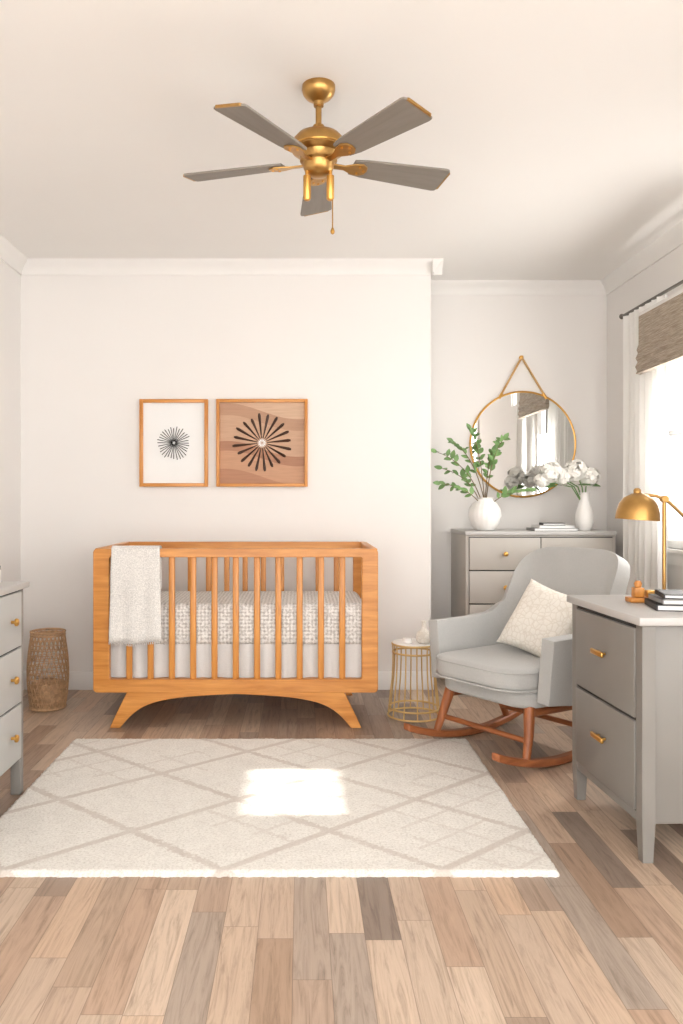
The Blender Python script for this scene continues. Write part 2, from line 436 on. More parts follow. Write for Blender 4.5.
# ------------------------------------------------------------------ ceiling fan
def fan():
    e = empty('ceiling_fan', (.064, 2.91, 0))
    lathe('canopy', [(.0, H-.0005), (.060, H-.0005), (.061, H-.016), (.057, H-.030), (.046, H-.044), (.030, H-.054), (.020, H-.060), (.018, H-.075), (0, H-.075)], 'brass', e)
    lathe('downrod', [(0, H-.06), (.011, H-.06), (.011, 2.52), (0, 2.52)], 'brass', e, seg=20)
    lathe('motor_housing', [(0, 2.555), (.02, 2.555), (.024, 2.545), (.024, 2.535), (.05, 2.53), (.077, 2.518), (.093, 2.50), (.097, 2.48), (.097, 2.462), (.088, 2.455), (.072, 2.450), (.068, 2.44), (.068, 2.425), (.058, 2.418), (.055, 2.40), (.048, 2.385), (.03, 2.372), (0, 2.368)], 'brass', e, seg=48)
    tubes('accent_ring', [ring(.0975, 2.470, 48)], .0035, 'gold', e, cyclic=True)
    zb = 2.422
    for i, deg in enumerate([90, 19, -53, 164, 235]):
        piv = empty('blade_%d' % (i+1), (0, 0, zb)); piv.parent = e
        piv.rotation_euler = Euler((math.radians(-12), 0, math.radians(deg)), 'XYZ')
        pts = []
        x0, x1 = .13, .51
        pts += [(x0, -.040), (x0+.05, -.050), (x1-.02, -.068), (x1-.006, -.065), (x1, -.05), (x1, .05), (x1-.006, .065), (x1-.02, .068), (x0+.05, .050), (x0, .040)]
        prism('blade', pts, 'z', -.004, .004, 'blade', piv, bev=.002)
        prism('blade_tip_cap', [(x1-.004, -.055), (x1+.003, -.05), (x1+.003, .05), (x1-.004, .055)], 'z', -.0043, .0043, 'brass', piv, bev=0)
        arm = [(.05, -.014), (.10, -.012), (.135, -.03), (.165, -.034), (.185, -.02), (.19, 0), (.185, .02), (.165, .034), (.135, .03), (.10, .012), (.05, .014)]
        prism('blade_iron', arm, 'z', -.0105, -.0045, 'brass', piv, bev=.0015)
        tubes('screws', [[(.155, -.018, -.014), (.155, -.018, -.009)], [(.155, .018, -.014), (.155, .018, -.009)], [(.175, 0, -.014), (.175, 0, -.009)]], .005, 'gold', piv)
    for sx, nm in ((-.042, 'pull_switch_left'), (.042, 'pull_switch_right')):
        lathe(nm, [(0, 2.385), (.007, 2.385), (.007, 2.37), (.014, 2.366), (.014, 2.285), (.010, 2.278), (0, 2.276)], 'gold', e, (sx, -.015, 0), seg=20)
    tubes('pull_chain', [[(.05, -.02, 2.29), (.05, -.02, 2.175)]], .0022, 'brass', e)
    lathe('chain_bob', [(0, 2.178), (.004, 2.176), (.008, 2.165), (.007, 2.157), (0, 2.152)], 'gold', e, (.05, -.02, 0), seg=14)
fan()

# ------------------------------------------------------------------ wall art
def art1():
    e = empty('framed_print', (-.8, YB, 1.555)); w, h, t = .215, .275, .022
    multibox('backing', [((-w+.01, -.012, -h+.01), (w-.01, -.002, h-.01))], 'paper', e)
    fr = [((-w, -.03, -h), (-w+t, -.001, h)), ((w-t, -.03, -h), (w, -.001, h)), ((-w+t, -.03, -h), (w-t, -.001, -h+t)), ((-w+t, -.03, h-t), (w-t, -.001, h))]
    for i, (lo, hi) in enumerate(fr): box('frame_%d' % i, lo, hi, 'oakz' if i < 2 else 'oakx', e, bev=.002)
    V = []; F = []; r = random.Random(4)
    n = 32
    for i in range(n):
        a = 2*pi*i/n+r.uniform(-.02, .02); R = r.uniform(.092, .110); r0 = r.uniform(.006, .014); wd = .0026
        d = Vector((math.cos(a), 0, math.sin(a))); s = Vector((-math.sin(a), 0, math.cos(a)))
        b = len(V); y = Vector((0, -.0150, .0))
        V += [d*r0-s*wd*.6+y, d*R-s*wd+y, d*R+s*wd+y, d*r0+s*wd*.6+y]; F.append((b, b+1, b+2, b+3))
    mesh_obj('starburst_drawing', V, F, 'ink', e, False)
art1()
def art2():
    e = empty('framed_wood_art', (-.245, YB, 1.555)); w, h, t = .287, .275, .02
    multibox('panel', [((-w+.01, -.014, -h+.01), (w-.01, -.002, h-.01))], 'artwood', e)
    fr = [((-w, -.035, -h), (-w+t, -.001, h)), ((w-t, -.035, -h), (w, -.001, h)), ((-w+t, -.035, -h), (w-t, -.001, -h+t)), ((-w+t, -.035, h-t), (w-t, -.001, h))]
    for i, (lo, hi) in enumerate(fr): box('frame_%d' % i, lo, hi, 'oakz' if i < 2 else 'oakx', e, bev=.002)
    V = []; F = []; n = 20; r = random.Random(5)
    for i in range(n):
        a = 2*pi*i/n+.1; R = r.uniform(.165, .19); wd = .0095
        d = Vector((math.cos(a), 0, math.sin(a))); s = Vector((-math.sin(a), 0, math.cos(a)))
        prof = [(.030, .002), (.08, .0045), (.13, .0075), (R-.015, wd), (R, wd*.55)]
        b = len(V)
        for (q, ww) in prof:
            V.append(d*q-s*ww+Vector((0, -.0145, 0))); V.append(d*q+Vector((0, -.021, 0))); V.append(d*q+s*ww+Vector((0, -.0145, 0)))
        for k in range(len(prof)-1):
            for j in (0, 1): F.append((b+k*3+j, b+k*3+3+j, b+k*3+4+j, b+k*3+1+j))
    mesh_obj('petals', V, F, 'brown', e, False)
    n = 12; V = []; F = []
    for i in range(n):
        a = 2*pi*i/n; d = Vector((math.cos(a), 0, math.sin(a))); s = Vector((-math.sin(a), 0, math.cos(a)))
        b = len(V); y = Vector((0, -.0225, 0))
        V += [d*.004+y, d*.018-s*.004+y, d*.030+y, d*.018+s*.004+y]; F.append((b, b+1, b+2, b+3))
    mesh_obj('centre_rosette', V, F, 'paper', e, False)
art2()

# ------------------------------------------------------------------ crib
def crib():
    e = empty('baby_crib', (-.343, 4.19, 0))
    hw = .747; D = .74; z0, z1 = .185, .94; T = .085
    def frame(nm, y0, y1):
        outer = []; R = .022
        for (cx, cz, a0) in ((hw-R, z1-R, 0), (-hw+R, z1-R, 90), (-hw+R, z0+R, 180), (hw-R, z0+R, 270)):
            for k in range(7):
                a = math.radians(a0+15*k); outer.append((cx+R*math.cos(a), cz+R*math.sin(a)))
        iw, iz0, iz1 = hw-T, z0+.07, z1-.045
        inner = []; r = .012
        for (cx, cz, a0) in ((iw-r, iz1-r, 0), (-iw+r, iz1-r, 90), (-iw+r, iz0+r, 180), (iw-r, iz0+r, 270)):
            for k in range(7):
                a = math.radians(a0+15*k); inner.append((cx+r*math.cos(a), cz+r*math.sin(a)))
        n = len(outer); V = []
        for y in (y0, y1):
            V += [(p[0], y, p[1]) for p in outer]; V += [(p[0], y, p[1]) for p in inner]
        F = []
        for i in range(n):
            j = (i+1) % n
            F.append((i, j, n+j, n+i)); F.append((2*n+j, 2*n+i, 3*n+i, 3*n+j))
            F.append((j, i, 2*n+i, 2*n+j)); F.append((n+i, n+j, 3*n+j, 3*n+i))
        o = mesh_obj(nm, V, F, 'oakx', e)
        bm = bmesh.new(); bm.from_mesh(o.data); bmesh.ops.recalc_face_normals(bm, faces=bm.faces); bm.to_mesh(o.data); bm.free()
        md = o.modifiers.new('b', 'BEVEL'); md.width = .005; md.segments = 3; md.limit_method = 'ANGLE'; md.angle_limit = math.radians(40)
        smooth(o, 35)
    frame('front_frame', 0, .040); frame('back_frame', D-.04, D)
    n = 11; sp = (2*(hw-T)+.02)/(n+1)
    for i in range(n):
        x = -(hw-T)-.01+sp*(i+1)
        box('front_slat_%d' % (i+1), (x-.016, .011, z0+.06), (x+.016, .028, z1-.035), 'oakz', e, bev=.005)
        box('back_slat_%d' % (i+1), (x-.016, D-.028, z0+.06), (x+.016, D-.011, z1-.035), 'oakz', e, bev=.005)
    for s, nm in ((-1, 'left'), (1, 'right')):
        xa, xb = sorted((s*hw, s*(hw-.04)))
        box(nm+'_top_rail', (xa, .035, z1-.05), (xb, D-.035, z1), 'oaky', e, bev=.006)
        box(nm+'_bottom_rail', (xa, .035, z0), (xb, D-.035, z0+.07), 'oaky', e, bev=.006)
        for k in range(6):
            yy = .035+(D-.07)*(k+1)/7
            xm = (xa+xb)/2
            box('%s_slat_%d' % (nm, k+1), (xm-.009, yy-.016, z0+.06), (xm+.009, yy+.016, z1-.04), 'oakz', e, bev=.005)
    def bez(P, n):
        out = []
        for k in range(n+1):
            t = k/n; a, b, c, d = [Vector(p) for p in P]
            q = a*(1-t)**3+b*3*t*(1-t)**2+c*3*t*t*(1-t)+d*t**3; out.append((q.x, q.y))
        return out
    top = z0+.003
    A = [(.660, 0), (.640, .045), (.618, .09), (.596, .135), (.570, top)]+[(.57-.57*k/10, top) for k in range(1, 11)]
    Bc = bez([(.605, 0), (.50, .135), (.44, .160), (0, z0-.007)], 14)
    A2 = A+[(-p[0], p[1]) for p in A[::-1][1:]]; B2 = Bc+[(-p[0], p[1]) for p in Bc[::-1][1:]]
    strip_solid('front_legs', A2, B2, .0, .04, 'oakx', e); strip_solid('back_legs', A2, B2, D-.04, D, 'oakx', e)
    box('mattress_support', (-hw+.04, .04, .235), (hw-.04, D-.04, .25), 'oakx', e)
    V = []; F = []; nn = 200
    for i in range(nn+1):
        x = -(hw-.05)+2*(hw-.05)*i/nn; y = .060+.006*math.sin(i*.45)+.004*math.sin(i*.17)
        V += [(x, y, .252), (x, y+.004, .43)]
    for i in range(nn): F.append((2*i, 2*i+2, 2*i+3, 2*i+1))
    mesh_obj('crib_skirt', V, F, 'skirt', e)
    box('lower_bedding', (-hw+.05, .078, .252), (hw-.05, D-.05, .42), 'skirt', e, bev=.02, seg=4)
    box('mattress', (-hw+.05, .048, .42), (hw-.05, D-.048, .645), 'mattress', e, bev=.045, seg=5)
    prof = []
    for k in range(14): prof.append((-.012-.004*math.sin(k*.8), .455+(.925-.455)*k/13))
    for k in range(1, 8):
        a = pi-pi*k/8; prof.append((.020+.032*math.cos(a), .935+.016*math.sin(a)))
    for k in range(8): prof.append((.052, .925-.2*k/7))
    V = []; F = []; nx = 24; bx0, bx1 = -.647, -.395
    for i in range(nx+1):
        u = i/nx
        for k, (py, pz) in enumerate(prof):
            t = max(0, (.93-pz)/.48) if k < 14 else 0
            wv = -.007*(1+math.sin(u*15+1))*t
            x = bx0+(bx1-bx0)*u+(.010*(u-.5)*2*t)
            V.append((x, py+wv, pz-(.01*math.sin(u*4)*t)))
    m = len(prof)
    for i in range(nx):
        for k in range(m-1): F.append((i*m+k, (i+1)*m+k, (i+1)*m+k+1, i*m+k+1))
    o = mesh_obj('draped_blanket', V, F, 'blanket', e)
    md = o.modifiers.new('s', 'SOLIDIFY'); md.thickness = .009; md.offset = 0
    tx = [[(V[i*m][0], V[i*m][1], V[i*m][2]), (V[i*m][0]+.002, V[i*m][1], V[i*m][2]-.012)] for i in range(0, nx+1)]
    tubes('blanket_fringe', tx, .003, 'blanket', e, seg=5)
crib()

# ------------------------------------------------------------------ basket
def basket():
    e = empty('woven_basket', (-1.455, 4.60, 0)); h = .44
    def rad(z):
        t = z/h; return .096+.020*math.sin(pi*min(1, t*1.05))-.002*t
    paths = []
    n = 26
    for d in (1, -1):
        for i in range(n):
            paths.append([(rad(z)*math.cos(a), rad(z)*math.sin(a), z) for z, a in [(.012+(h-.02)*k/16, 2*pi*i/n+d*1.1*k/16) for k in range(17)]])
    tubes('diagonal_weave', paths, .0028, 'rattan', e, seg=4)
    paths = [ring(rad(z), z, 36) for z in [.02+k*.027 for k in range(16)]]
    tubes('hoops', paths, .0026, 'rattan', e, seg=4, cyclic=True)
    tubes('rims', [ring(rad(h), h, 40), ring(rad(h)-.001, h-.016, 40), ring(rad(.01), .01, 40)], .007, 'rattan', e, seg=8, cyclic=True)
    lathe('base', [(0, .003), (.094, .003), (.094, .015), (0, .015)], 'rattan', e)
    lathe('folded_blanket', [(.08, .016), (.100, .06), (.102, .12), (.09, .15), (.05, .165), (0, .16)], 'rattan', e)
basket()

# ------------------------------------------------------------------ side table
def side_table():
    e = empty('wire_side_table', (.625, 4.43, 0)); h = .41
    lathe('table_top', [(0, h-.012), (.115, h-.012), (.118, h-.008), (.118, h-.002), (.115, h), (0, h)], 'ceramic', e, seg=48)
    tubes('hoops', [ring(.119, h-.01, 48), ring(.116, h-.055, 48), ring(.143, .008, 48), ring(.138, .05, 48)], .0055, 'goldwire', e, cyclic=True)
    paths = []
    for i in range(12):
        a = 2*pi*i/12
        pr = [(.118, h-.012), (.115, h-.055), (.116, h-.12), (.120, h-.2), (.130, .13), (.138, .05), (.143, .008)]
        paths.append([(r*math.cos(a), r*math.sin(a), z) for r, z in pr])
    tubes('wires', paths, .0042, 'goldwire', e, seg=6)
    f = empty('ceramic_bottle', (.675, 4.39, h))
    lathe('body', [(0, 0.0005), (.03, 0.0005), (.042, .012), (.046, .035), (.038, .058), (.02, .072), (.013, .085), (.012, .115), (.016, .122), (0, .122)], 'pillow', f)
    g = empty('small_candle_jar', (.585, 4.40, h))
    lathe('jar', [(0, 0.0005), (.024, 0.0005), (.026, .005), (.026, .025), (.022, .028), (0, .028)], 'ceramic', g)
side_table()

# ------------------------------------------------------------------ rocking chair
def chair():
    e = empty('rocking_armchair', (1.045, 3.87, 0), math.radians(215))
    W = .32; r = .13; xb = -.24; xf = .22; xc = xb+r
    Ls = xf-xc; La = r*pi/2; Lb = W-r; half = Ls+La+Lb
    def path(d):
        s = 1 if d >= 0 else -1; d = abs(d)
        if d < Lb: return xb, s*d, (-1, 0)
        if d < Lb+La:
            a = (d-Lb)/r; return xc-r*math.cos(a), s*(W-r+r*math.sin(a)), (-math.cos(a), s*math.sin(a))
        return xc+(d-Lb-La), s*W, (0, s)
    def top(d):
        d = abs(d); arm = .575+.03*max(0, 1-(d-.35)/.3)
        front = max(0, (d-(half-.10))/.10); arm -= .10*front**2.5
        B = .315
        if d < B: back = .59+.345*(1-(d/B)**5)**.42
        else: back = 0
        sh = .59+.07*math.exp(-((d-B)/.045)**2) if d >= B else 0
        return max(arm, back, sh)
    V = []; F = []; nd, nt = 120, 22
    for i in range(nd+1):
        s = -1+2*i/nd
        d = s*half; x, y, nrm = path(d); zt = top(d)
        zb_ = .27+.05*max(0, (abs(d)-.45)/.4)
        wb = max(0, 1-(abs(d)/.50)**2.5)
        for k in range(nt+1):
            t = k/nt; z = zb_+(zt-zb_)*t
            up = max(0, z-.36)
            ox = -(up*.36+up*up*.12)*wb
            fl = (z-.27)
            fl = .10*fl*(1-wb)+.03*wb*fl
            yy = y*(1+ .50*wb*max(0, z-.55))
            V.append((x+ox+nrm[0]*fl, yy+nrm[1]*fl, z))
    for i in range(nd):
        for k in range(nt):
            a = i*(nt+1)+k; F.append((a, a+nt+1, a+nt+2, a+1))
    o = mesh_obj('upholstered_shell', V, F, 'chair', e)
    md = o.modifiers.new('s', 'SOLIDIFY'); md.thickness = .065; md.offset = 0
    md = o.modifiers.new('b', 'BEVEL'); md.width = .026; md.segments = 4; md.limit_method = 'ANGLE'; md.angle_limit = math.radians(50)
    sm = o.modifiers.new('sm', 'SMOOTH'); sm.iterations = 6; sm.factor = .5
    for p in o.data.polygons: p.use_smooth = True
    def pad(nm, x0, x1, wy, z0, z1, R, bev):
        pts = []
        for (cx, cy, a0, rr) in ((x1-R, wy-R, 0, R), (x0+.05, wy-.05, 90, .05), (x0+.05, -wy+.05, 180, .05), (x1-R, -wy+R, 270, R)):
            for k in range(9):
                a = math.radians(a0+90*k/8); pts.append((cx+rr*math.cos(a), cy+rr*math.sin(a)))
        o = prism(nm, pts, 'z', z0, z1, 'chair', e, bev=0, sm=False)
        md = o.modifiers.new('b', 'BEVEL'); md.width = bev; md.segments = 6; md.limit_method = 'ANGLE'; md.angle_limit = math.radians(60)
        smooth(o, 80); return pts
    pad('seat_base', -.20, .27, .285, .27, .345, .12, .02)
    pts = pad('seat_cushion', -.22, .345, .287, .345, .445, .15, .036)
    tubes('cushion_piping', [[(p[0]*1.002, p[1]*1.002, .355) for p in pts], [(p[0]*.985+.002, p[1]*.985, .432) for p in pts]], .005, 'chair', e, cyclic=True)
    for s, nm in ((-1, 'right'), (1, 'left')):
        yc = s*.275
        prof_t = []; prof_b = []
        Rk = 1.25
        for k in range(25):
            x = -.45+.92*k/24
            zc = Rk-math.sqrt(Rk*Rk-x*x)
            prof_b.append((x, zc+.001)); prof_t.append((x, zc+.036))
        strip_solid(nm+'_rocker', prof_t, prof_b, yc-.022, yc+.022, 'walx', e, .008)
        for (xt, xbm, nn) in ((.20, .27, 'front'), (-.12, -.25, 'back')):
            tubes('%s_%s_leg' % (nm, nn), [[(xbm, yc, (Rk-math.sqrt(Rk*Rk-xbm*xbm))+.02), ((xt+xbm)/2, yc*.95, .155), (xt, yc*.86, .29)]], lambda t: .017+.010*t, 'walz', e, seg=12)
        tubes(nm+'_side_rail', [[(.21, yc*.88, .245), (-.15, yc*.88, .235)]], .018, 'walx', e, seg=10)
    tubes('stretchers', [[(.235, -.255, .13), (.235, .255, .13)], [(-.19, -.255, .12), (-.19, .255, .12)]], .013, 'waly', e, seg=10)
    n = 26; V = []; F = []
    for side in (1, -1):
        for j in range(n+1):
            for i in range(n+1):
                u = -1+2*i/n; v = -1+2*j/n
                th = .075*((1-abs(u)**2.6)*(1-abs(v)**2.6))**.5
                pin = 1-.10*(1-abs(u)**2)*(abs(v)**3)
                pin2 = 1-.10*(1-abs(v)**2)*(abs(u)**3)
                V.append((side*th, u*.20*pin2, v*.20*pin))
    m = (n+1)**2
    for s_ in (0, 1):
        for j in range(n):
            for i in range(n):
                a = s_*m+j*(n+1)+i; q = (a, a+1, a+n+2, a+n+1); F.append(q if s_ == 0 else q[::-1])
    o = mesh_obj('throw_pillow', V, F, 'pillow', e)
    bm = bmesh.new(); bm.from_mesh(o.data); bmesh.ops.remove_doubles(bm, verts=bm.verts, dist=.0006); bmesh.ops.recalc_face_normals(bm, faces=bm.faces); bm.to_mesh(o.data); bm.free()
    smooth(o, 80)
    o.location = (-.135, .05, .600); o.rotation_euler = Euler((math.radians(-14), math.radians(-30), math.radians(8)), 'XYZ'); o.scale = (.95, .93, .93)
chair()

# ------------------------------------------------------------------ dressers
def knob(nm, loc, d, parent, r=.014):
    rot = {'-y': (pi/2, 0, 0), '+x': (0, pi/2, 0), '-x': (0, -pi/2, 0)}[d]
    return lathe(nm, [(0, -.001), (.006, -.001), (.006, .012), (r, .016), (r, .024), (r*.7, .028), (0, .029)], 'gold', parent, loc, 20, rot)
def alcove_dresser():
    e = empty('tall_dresser', (0, 0, 0)); x0, x1, y0, y1 = 1.034, 1.975, 5.02, 5.51
    e.location = ((x0+x1)/2, (y0+y1)/2, 0); w = (x1-x0)/2; dd = (y1-y0)/2
    box('top', (-w-.005, -dd-.008, .975), (w+.005, dd, 1.0), 'greyTop', e, bev=.003)
    box('carcass', (-w, -dd+.004, .10), (w, dd, .975), 'greyA', e, bev=.002)
    multibox('reveal', [((-w+.02, -dd+.001, .12), (w-.02, -dd+.005, .965))], 'gap', e)
    for sx in (-1, 1):
        for sy in (-1, 1):
            cx = sx*(w-.025); cy = sy*(dd-.027)
            box('leg_%d_%d' % (sx+1, sy+1), (cx-.02, cy-.02, 0), (cx+.02, cy+.02, .11), 'greyA', e, bev=.003)
    rows = 4; zt, zb = .963, .125; hh = (zt-zb)/rows
    for r in range(rows):
        for c in range(2):
            xa = -w+.022+c*(w-.02); xb_ = xa+w-.026
            za = zt-hh*(r+1)+.004; zb2 = zt-hh*r-.004
            box('drawer_%d_%d' % (r, c), (xa, -dd-.01, za), (xb_, -dd+.004, zb2), 'greyA', e, bev=.002)
            knob('knob_%d_%d' % (r, c), ((xa+xb_)/2, -dd-.01, (za+zb2)/2), '-y', e, .015)
alcove_dresser()

def near_dresser():
    e = empty('grey_dresser', (1.425, 2.935, 0), math.radians(2.5)); hx, hy = .32, .30
    zt = .81
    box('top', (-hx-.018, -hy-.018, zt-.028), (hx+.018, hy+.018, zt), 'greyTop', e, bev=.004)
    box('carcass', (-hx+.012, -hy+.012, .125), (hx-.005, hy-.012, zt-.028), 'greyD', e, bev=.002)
    for sx in (-1, 1):
        for sy in (-1, 1):
            cx = sx*(hx-.022); cy = sy*(hy-.022)
            pts_t = .022; pts_b = .017
            V = []
            for z, h in ((0.0, pts_b), (.125, pts_t), (zt-.028, pts_t)):
                V += [(cx-h, cy-h, z), (cx+h, cy-h, z), (cx+h, cy+h, z), (cx-h, cy+h, z)]
            F = [(3, 2, 1, 0), (8, 9, 10, 11)]
            for l in (0, 4):
                for k in range(4): F.append((l+k, l+(k+1) % 4, l+4+(k+1) % 4, l+4+k))
            mesh_obj('leg_%d_%d' % (sx+1, sy+1), V, F, 'greyD', e, False)
    multibox('reveal', [((-hx+.004, -hy+.044, .14), (-hx+.013, hy-.044, zt-.03))], 'gap', e)
    zs = [(.16, .455), (.467, .765)]
    box('bottom_rail', (-hx+.002, -hy+.044, .125), (-hx+.014, hy-.044, .155), 'greyD', e, bev=.002)
    for i, (a, b_) in enumerate(zs):
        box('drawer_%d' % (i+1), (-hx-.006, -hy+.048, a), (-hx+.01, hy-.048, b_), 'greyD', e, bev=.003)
        zc = (a+b_)/2+.02
        box('pull_%d' % (i+1), (-hx-.032, -.05, zc-.010), (-hx-.020, .05, zc+.010), 'gold', e, bev=.005, seg=3)
        tubes('pull_posts_%d' % (i+1), [[(-hx-.004, q, zc), (-hx-.024, q, zc)] for q in (-.025, .025)], .005, 'gold', e)
near_dresser()

def left_dresser():
    e = empty('pale_dresser', (-1.44, 2.78, 0)); hx, hy = .305, .50; zt = .86
    box('top', (-hx, -hy-.015, zt-.025), (hx+.018, hy+.015, zt), 'greyTop', e, bev=.004)
    box('carcass', (-hx, -hy+.008, .14), (hx-.012, hy-.004, zt-.025), 'greyL', e, bev=.002)
    for sx in (-1, 1):
        for sy in (-1, 1):
            cx = sx*(hx-.022); cy = sy*(hy-.022)
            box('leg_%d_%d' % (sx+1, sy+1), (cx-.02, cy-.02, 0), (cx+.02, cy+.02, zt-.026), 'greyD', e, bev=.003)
    multibox('reveal', [((hx-.013, -hy+.042, .15), (hx-.004, hy-.042, zt-.03))], 'gap', e)
    hh = (zt-.03-.15)/3
    for r in range(3):
        a = .15+hh*r+.004; b_ = .15+hh*(r+1)-.004
        box('drawer_%d' % (r+1), (hx-.01, -hy+.046, a), (hx+.006, hy-.046, b_), 'greyL', e, bev=.003)
        for q in (-.35, .34): knob('knob_%d_%s' % (r, 'a' if q < 0 else 'b'), (hx+.006, q, (a+b_)/2), '+x', e, .015)
    f = empty('lidded_jar', (-1.235, 3.20, zt))
    lathe('jar', [(0, .0005), (.03, .0005), (.034, .006), (.034, .05), (.03, .055), (0, .055)], 'ceramic', f)
    lathe('lid', [(0, .055), (.03, .055), (.031, .07), (.008, .073), (.008, .082), (0, .083)], 'book1', f)
left_dresser()

# ------------------------------------------------------------------ mirror
def mirror():
    e = empty('round_wall_mirror', (1.533, YA, 1.582)); R = .362
    lathe('glass', [(0, .0), (R-.004, .0), (R-.004, .012), (0, .012)], 'mirror', e, (0, -.004, 0), 96, (pi/2, 0, 0))
    tubes('rim', [[(R*math.cos(a), -.012, R*math.sin(a)) for a in [2*pi*i/96 for i in range(96)]]], .008, 'gold', e, cyclic=True)
    hk = (-.01, -.02, .60)
    tubes('strap', [[(-.155, -.016, .335), hk], [(.15, -.016, .335), hk]], .0075, 'strap', e)
    lathe('hook', [(0, 0), (.014, 0), (.014, .006), (.006, .01), (.006, .02), (.012, .024), (0, .028)], 'gold', e, (-.01, -.001, .60), 20, (pi/2, 0, 0))
    tubes('clasps', [[(-.165, -.016, .315), (-.145, -.016, .35)], [(.16, -.016, .315), (.14, -.016, .35)]], .010, 'gold', e)
mirror()

# ------------------------------------------------------------------ vases & plants
def leaf_mesh(V, F, p, d, up, L, w):
    d = d.normalized(); s = d.cross(up)
    if s.length < 1e-3: s = d.cross(Vector((1, 0, 0)))
    s.normalize(); nn = s.cross(d)
    prof = [(0, .05), (.2, .7), (.45, 1), (.7, .8), (.9, .35), (1, .02)]
    b = len(V)
    for t, ww in prof:
        c = p+d*L*t-nn*(.12*L*t*t)
        V.append(c-s*w*ww+nn*w*.25*ww); V.append(c); V.append(c+s*w*ww+nn*w*.25*ww)
    for k in range(len(prof)-1):
        for j in (0, 1): F.append((b+k*3+j, b+k*3+3+j, b+k*3+4+j, b+k*3+1+j))
def plant():
    zt = 1.0
    e = empty('vase_with_greenery', (1.185, 5.16, zt))
    lathe('round_vase', [(0, .0005), (.05, .0005), (.062, .006), (.092, .05), (.104, .095), (.098, .14), (.075, .175), (.052, .192), (.05, .202), (.058, .212), (.052, .212), (.044, .2), (0, .185)], 'ceramic', e, seg=80,
          rfun=lambda a, z: 1+(.018*math.cos(a*20) if .01 < z < .185 else 0))
    r = random.Random(11)
    tips = [(-.32, -.08, .50), (-.22, -.1, .56), (-.10, -.05, .64), (.04, -.04, .50), (.27, -.03, .26), (-.30, -.1, .30), (.10, -.08, .58), (-.27, .02, .40)]
    stems = []; V = []; F = []
    for tp in tips:
        tp = Vector(tp); p0 = Vector((r.uniform(-.015, .015), r.uniform(-.015, .015), .12)); c = Vector((tp.x*.25, tp.y*.3, tp.z*.75+.05))
        path = [p0*(1-t)**2+c*2*t*(1-t)+tp*t*t for t in [k/14 for k in range(15)]]
        stems.append(path)
        for k in range(6, 15):
            d = (path[k]-path[k-1]).normalized()
            for sd in (1, -1):
                if r.random() < .2: continue
                ax = Vector((r.uniform(-1, 1), r.uniform(-1, 1), r.uniform(-.3, .6))).normalized()
                dd = (d*.6+ax*.9)
                L = r.uniform(.042, .066)
                leaf_mesh(V, F, path[k], dd, Vector((0, -.8, .6)).normalized(), L, L*.28)
        leaf_mesh(V, F, path[-1], path[-1]-path[-2], Vector((0, -1, .3)), .055, .015)
    tubes('stems', stems, lambda t: .0038-.002*t, 'stem', e, seg=5)
    mesh_obj('leaves', V, F, 'leaf', e)
plant()
def flowers():
    e = empty('vase_with_hydrangeas', (1.825, 5.15, 1.0))
    lathe('bottle_vase', [(0, .0005), (.035, .0005), (.05, .02), (.058, .06), (.055, .11), (.04, .16), (.03, .20), (.028, .235), (.034, .245), (.028, .245), (.022, .235), (0, .22)], 'ceramic', e, seg=48)
    r = random.Random(8); V = []; F = []; stems = []; LV = []; LF = []
    for c, R in [((-.23, -.03, .37), .070), ((-.14, .0, .34), .055), ((-.06, -.02, .375), .075), ((.02, -.03, .34), .062), ((-.27, 0, .32), .05)]:
        c = Vector(c)
        stems.append([Vector((0, 0, .15)), Vector((c.x*.3, c.y*.3, .28)), c])
        for k in range(170):
            d = Vector((r.gauss(0, 1), r.gauss(0, 1), r.gauss(0, 1))).normalized()
            p = c+d*R*r.uniform(.70, 1.10)*(1 if d.z > 0 else .8)
            s = d.orthogonal().normalized(); s.rotate(Matrix.Rotation(r.uniform(0, 6), 3, d)); t = d.cross(s)
            for q in range(4):
                a = q*pi/2; dr = s*math.cos(a)+t*math.sin(a); sd = d.cross(dr); w = .0125; b = len(V)
                V += [p, p+dr*w-sd*w*.75+d*.003, p+dr*w*1.7+d*.001, p+dr*w+sd*w*.75+d*.003]; F.append((b, b+1, b+2, b+3))
    for k in range(9):
        a = r.uniform(0, 6.28); leaf_mesh(LV, LF, Vector((-.08+.1*math.cos(a), .03*math.sin(a), .29)), Vector((math.cos(a), -.4, -.1+.3*r.random())), Vector((0, -.5, 1)), .08, .024)
    mesh_obj('blossoms', V, F, 'petal', e, False); mesh_obj('leaves', LV, LF, 'leaf', e); tubes('stems', stems, .004, 'leaf', e, seg=6)
flowers()
def book(nm, parent, lo, hi, cover, rz=0):
    g = empty(nm, ((lo[0]+hi[0])/2, (lo[1]+hi[1])/2, lo[2])); g.parent = parent; g.rotation_euler = (0, 0, rz)
    w = (hi[0]-lo[0])/2; d = (hi[1]-lo[1])/2; h = hi[2]-lo[2]
    multibox('covers', [((-w, -d, 0), (w, d, .003)), ((-w, -d, h-.003), (w, d, h)), ((-w, -d, 0), (-w+.004, d, h))], cover, g)
    multibox('pages', [((-w+.004, -d+.005, .003), (w-.005, d-.005, h-.003))], 'paper', g)
e = empty('book_stack', (1.61, 5.13, 1.0))
book('book_1', e, (-.14, -.09, .0005), (.14, .09, .018), 'book2'); book('book_2', e, (-.11, -.08, .019), (.12, .08, .034), 'paper', .05)
book('book_3', e, (-.07, -.06, .035), (.07, .06, .05), 'book1', -.1)

